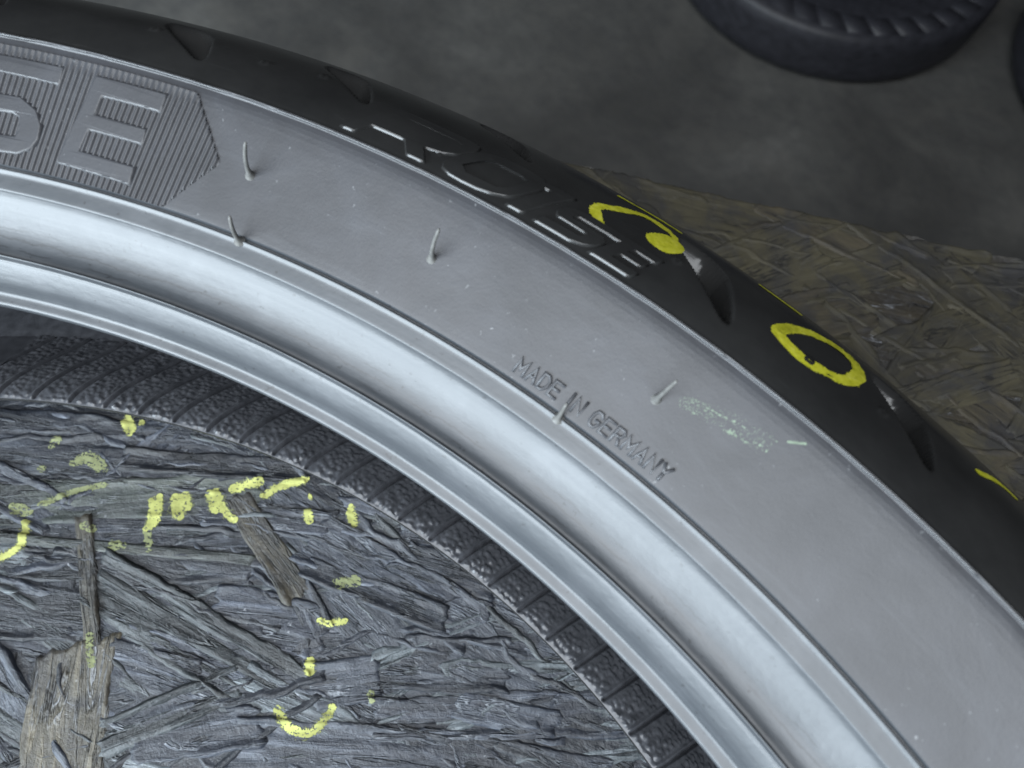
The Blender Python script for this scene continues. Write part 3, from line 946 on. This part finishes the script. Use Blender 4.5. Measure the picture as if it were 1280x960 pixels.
# -- vent spews: the little rubber hairs -----------------------------
for th, a, tx, ty, tz in D['hair']:
    b = surf(th, a, -.2); tip_ = np.array([tx, ty, tz]) / 1000
    nrm = surf(th, a, 1.0) - surf(th, a, 0); nrm /= np.linalg.norm(nrm)
    L = np.linalg.norm(tip_ - b)
    c1 = b + nrm * L * .3 + (tip_ - b) * .2
    ts = np.concatenate([[0, .05, .10, .16], np.linspace(.25, 1, 10)])
    cen = [(1 - t) ** 2 * b + 2 * t * (1 - t) * c1 + t * t * tip_ for t in ts]
    rr = np.interp(ts, [0, .05, .12, .2, .6, .97, 1], [1.1, .8, .58, .46, .37, .33, .2]) / 1000
    rows = []
    for i, (q, r_) in enumerate(zip(cen, rr)):
        tg = cen[min(i + 1, len(cen) - 1)] - cen[max(i - 1, 0)]; tg /= np.linalg.norm(tg)
        u1 = np.cross(tg, [.3, .9, .1]); u1 /= np.linalg.norm(u1); u2 = np.cross(tg, u1)
        for j in range(12):
            an = j * math.pi / 6
            rows.append(q + r_ * (math.cos(an) * u1 + math.sin(an) * u2))
    n = len(cen)
    F = [(i * 12 + j, i * 12 + (j + 1) % 12, (i + 1) * 12 + (j + 1) % 12, (i + 1) * 12 + j) for i in range(n - 1) for j in range(12)]
    rows.append(cen[-1] + (cen[-1] - cen[-2]) * .12)
    me = bpy.data.meshes.new('vent_spew')
    me.from_pydata((np.array(rows) + TO).tolist(), [], F + [((n - 1) * 12 + j, (n - 1) * 12 + (j + 1) % 12, n * 12) for j in range(12)])
    link('vent_spew', me, M_HAIR, tyre)


# -- chalk on the shoulder -------------------------------------------
def chalk(name, pts, wd, seed, holes=.30, mat=M_CHALK, R0=293.0, kind=None, lift=.10, step=.2, freq=-1):
    th0 = pts[0][0]
    p = loc2([q[0] for q in pts], [q[1] for q in pts], th0, R0)
    Gp, F = ribbon([tuple(q) for q in p], wd, step, step, seed, holes, False, freq)
    if not len(F):
        return
    Gp, F = compact(Gp, F)
    V = surf(th0 - Gp[:, 0] / R0 * 180 / math.pi, Gp[:, 1], lift)
    o = link(name, mesh_np(name, V + TO, F[:, ::-1]), mat, tyre)
    if kind:
        o['kind'] = kind


ring = D['ring'] + D['ring'][:2]
chalk('chalk_ring', ring, 2.7, 3, .30)
chalk('chalk_mark', D['ring'][2:6], 3.2, 4, .40, lift=.16)
chalk('chalk_mark', D['line1'], 1.6, 5)
chalk('chalk_mark', D['line2'], 1.8, 6)
chalk('chalk_ring', D['loop'], 2.4, 7, .32)
chalk('chalk_mark', D['loop'][2:] + [(93.1, 46)], 2.0, 12, .40, lift=.14)
chalk('chalk_mark', D['loopb'], 1.5, 8, .24)
chalk('chalk_mark', [(93.9, 39.5), (93.3, 43), (93.1, 46.5)], 7.0, 9, .27)
chalk('chalk_mark', D['tick'], .9, 10, .30)
chalk('chalk_mark', D['tick2'], .7, 11, .38)
chalk('chalk_scuff', [(89.5, 14.5), (88.9, 15.7), (88.2, 16.4)], 3.6, 15, .66, M_PALE, 268, 'stuff', .03, .08, 6)
chalk('chalk_scuff', [(89.2, 15.0), (87.4, 16.9), (85.9, 18.6)], 4.6, 18, .76, M_PALE, 268, 'stuff', .03, .08)
chalk('chalk_scuff', [(88.9, 15.4), (87.4, 17.2), (86.1, 18.4)], 5.2, 23, .73, M_PALE, 268, 'stuff', .035, .07, 7)
chalk('chalk_scuff', [(85.9, 20.4), (85.4, 22.2)], .4, 19, .45, M_PALE, 268, 'stuff', .03, .09)

# ------------------------------------------------------------------ two worn tyres on the floor beyond the bench
def far_profile(ro):
    return catmull([(ro * .60, -62), (ro * .59, -70), (ro * .64, -78), (ro * .82, -82), (ro * .955, -70), (ro * .995, -45), (ro, 0),
                    (ro * .995, 45), (ro * .955, 68), (ro * .82, 81), (ro * .64, 76), (ro * .59, 68), (ro * .60, 58), (ro * .82, 58), (ro * .92, 40), (ro * .95, 0),
                    (ro * .92, -40), (ro * .82, -58), (ro * .60, -62)], 6)


FAR_R = 284.0


def far_tyre(loc, rz, label):
    root = empty('worn_tyre', loc, label, 'tyre', 'worn tyres on the floor beyond the bench')
    root.rotation_euler = (0, 0, rz)
    root.scale = (1, 1, .62)
    th = np.arange(0, 360, 3.0)
    p = far_profile(FAR_R)
    T, I = np.meshgrid(np.radians(th), np.arange(len(p)), indexing='ij')
    V = np.dstack([p[I, 0] * np.cos(T), p[I, 0] * np.sin(T), p[I, 1] + 82]).reshape(-1, 3) / 1000
    link('carcass', mesh_np('carcass', V, grid_faces(len(th), len(p), wrap=True)), M_OLD, root)
    # slanted shoulder lugs wrapping from the tread onto the sidewall
    me = None
    for k in range(40):
        if me is None:
            sec = [(.995, 30), (.97, 60), (.92, 75), (.85, 80.5)]
            rows = []
            for i, (f, z) in enumerate(sec):
                for s in (-1, 1):
                    an = rad(-i * 2.6 + s * 4.36)
                    for up_ in (0, 1):
                        rr = FAR_R * f + (1.5 if up_ else -6) * (1 if i < 3 else .45)
                        zz = z + (1.4 if up_ else -4) * (.3 if i < 1 else 1)
                        sh_ = an * (1 - .05 * up_)
                        rows.append((rr * math.cos(sh_), rr * math.sin(sh_), zz + 82))
            F = []
            for i in range(3):
                a = i * 4; b = a + 4
                F += [(a + 1, a + 3, b + 3, b + 1), (a, a + 1, b + 1, b), (a + 2, b + 2, b + 3, a + 3)]
            F += [(0, 2, 3, 1), (12, 13, 15, 14)]
            me = mesh_np('tread_block', np.array(rows) / 1000, np.array(F))
            me.materials.append(M_OLD)
        o = bpy.data.objects.new('tread_block', me)
        COL.objects.link(o)
        o.parent = root
        o.rotation_euler = (0, 0, rad(k * 9.0))
    return root


far_tyre((-.256, 1.482, -.7), 0.02, 'black worn tyre lying on the concrete floor, its slanted tread blocks catching light')
far_tyre((.355, 1.63, -.7), 0.05, 'black tyre mostly cut off by the upper right corner of the picture')
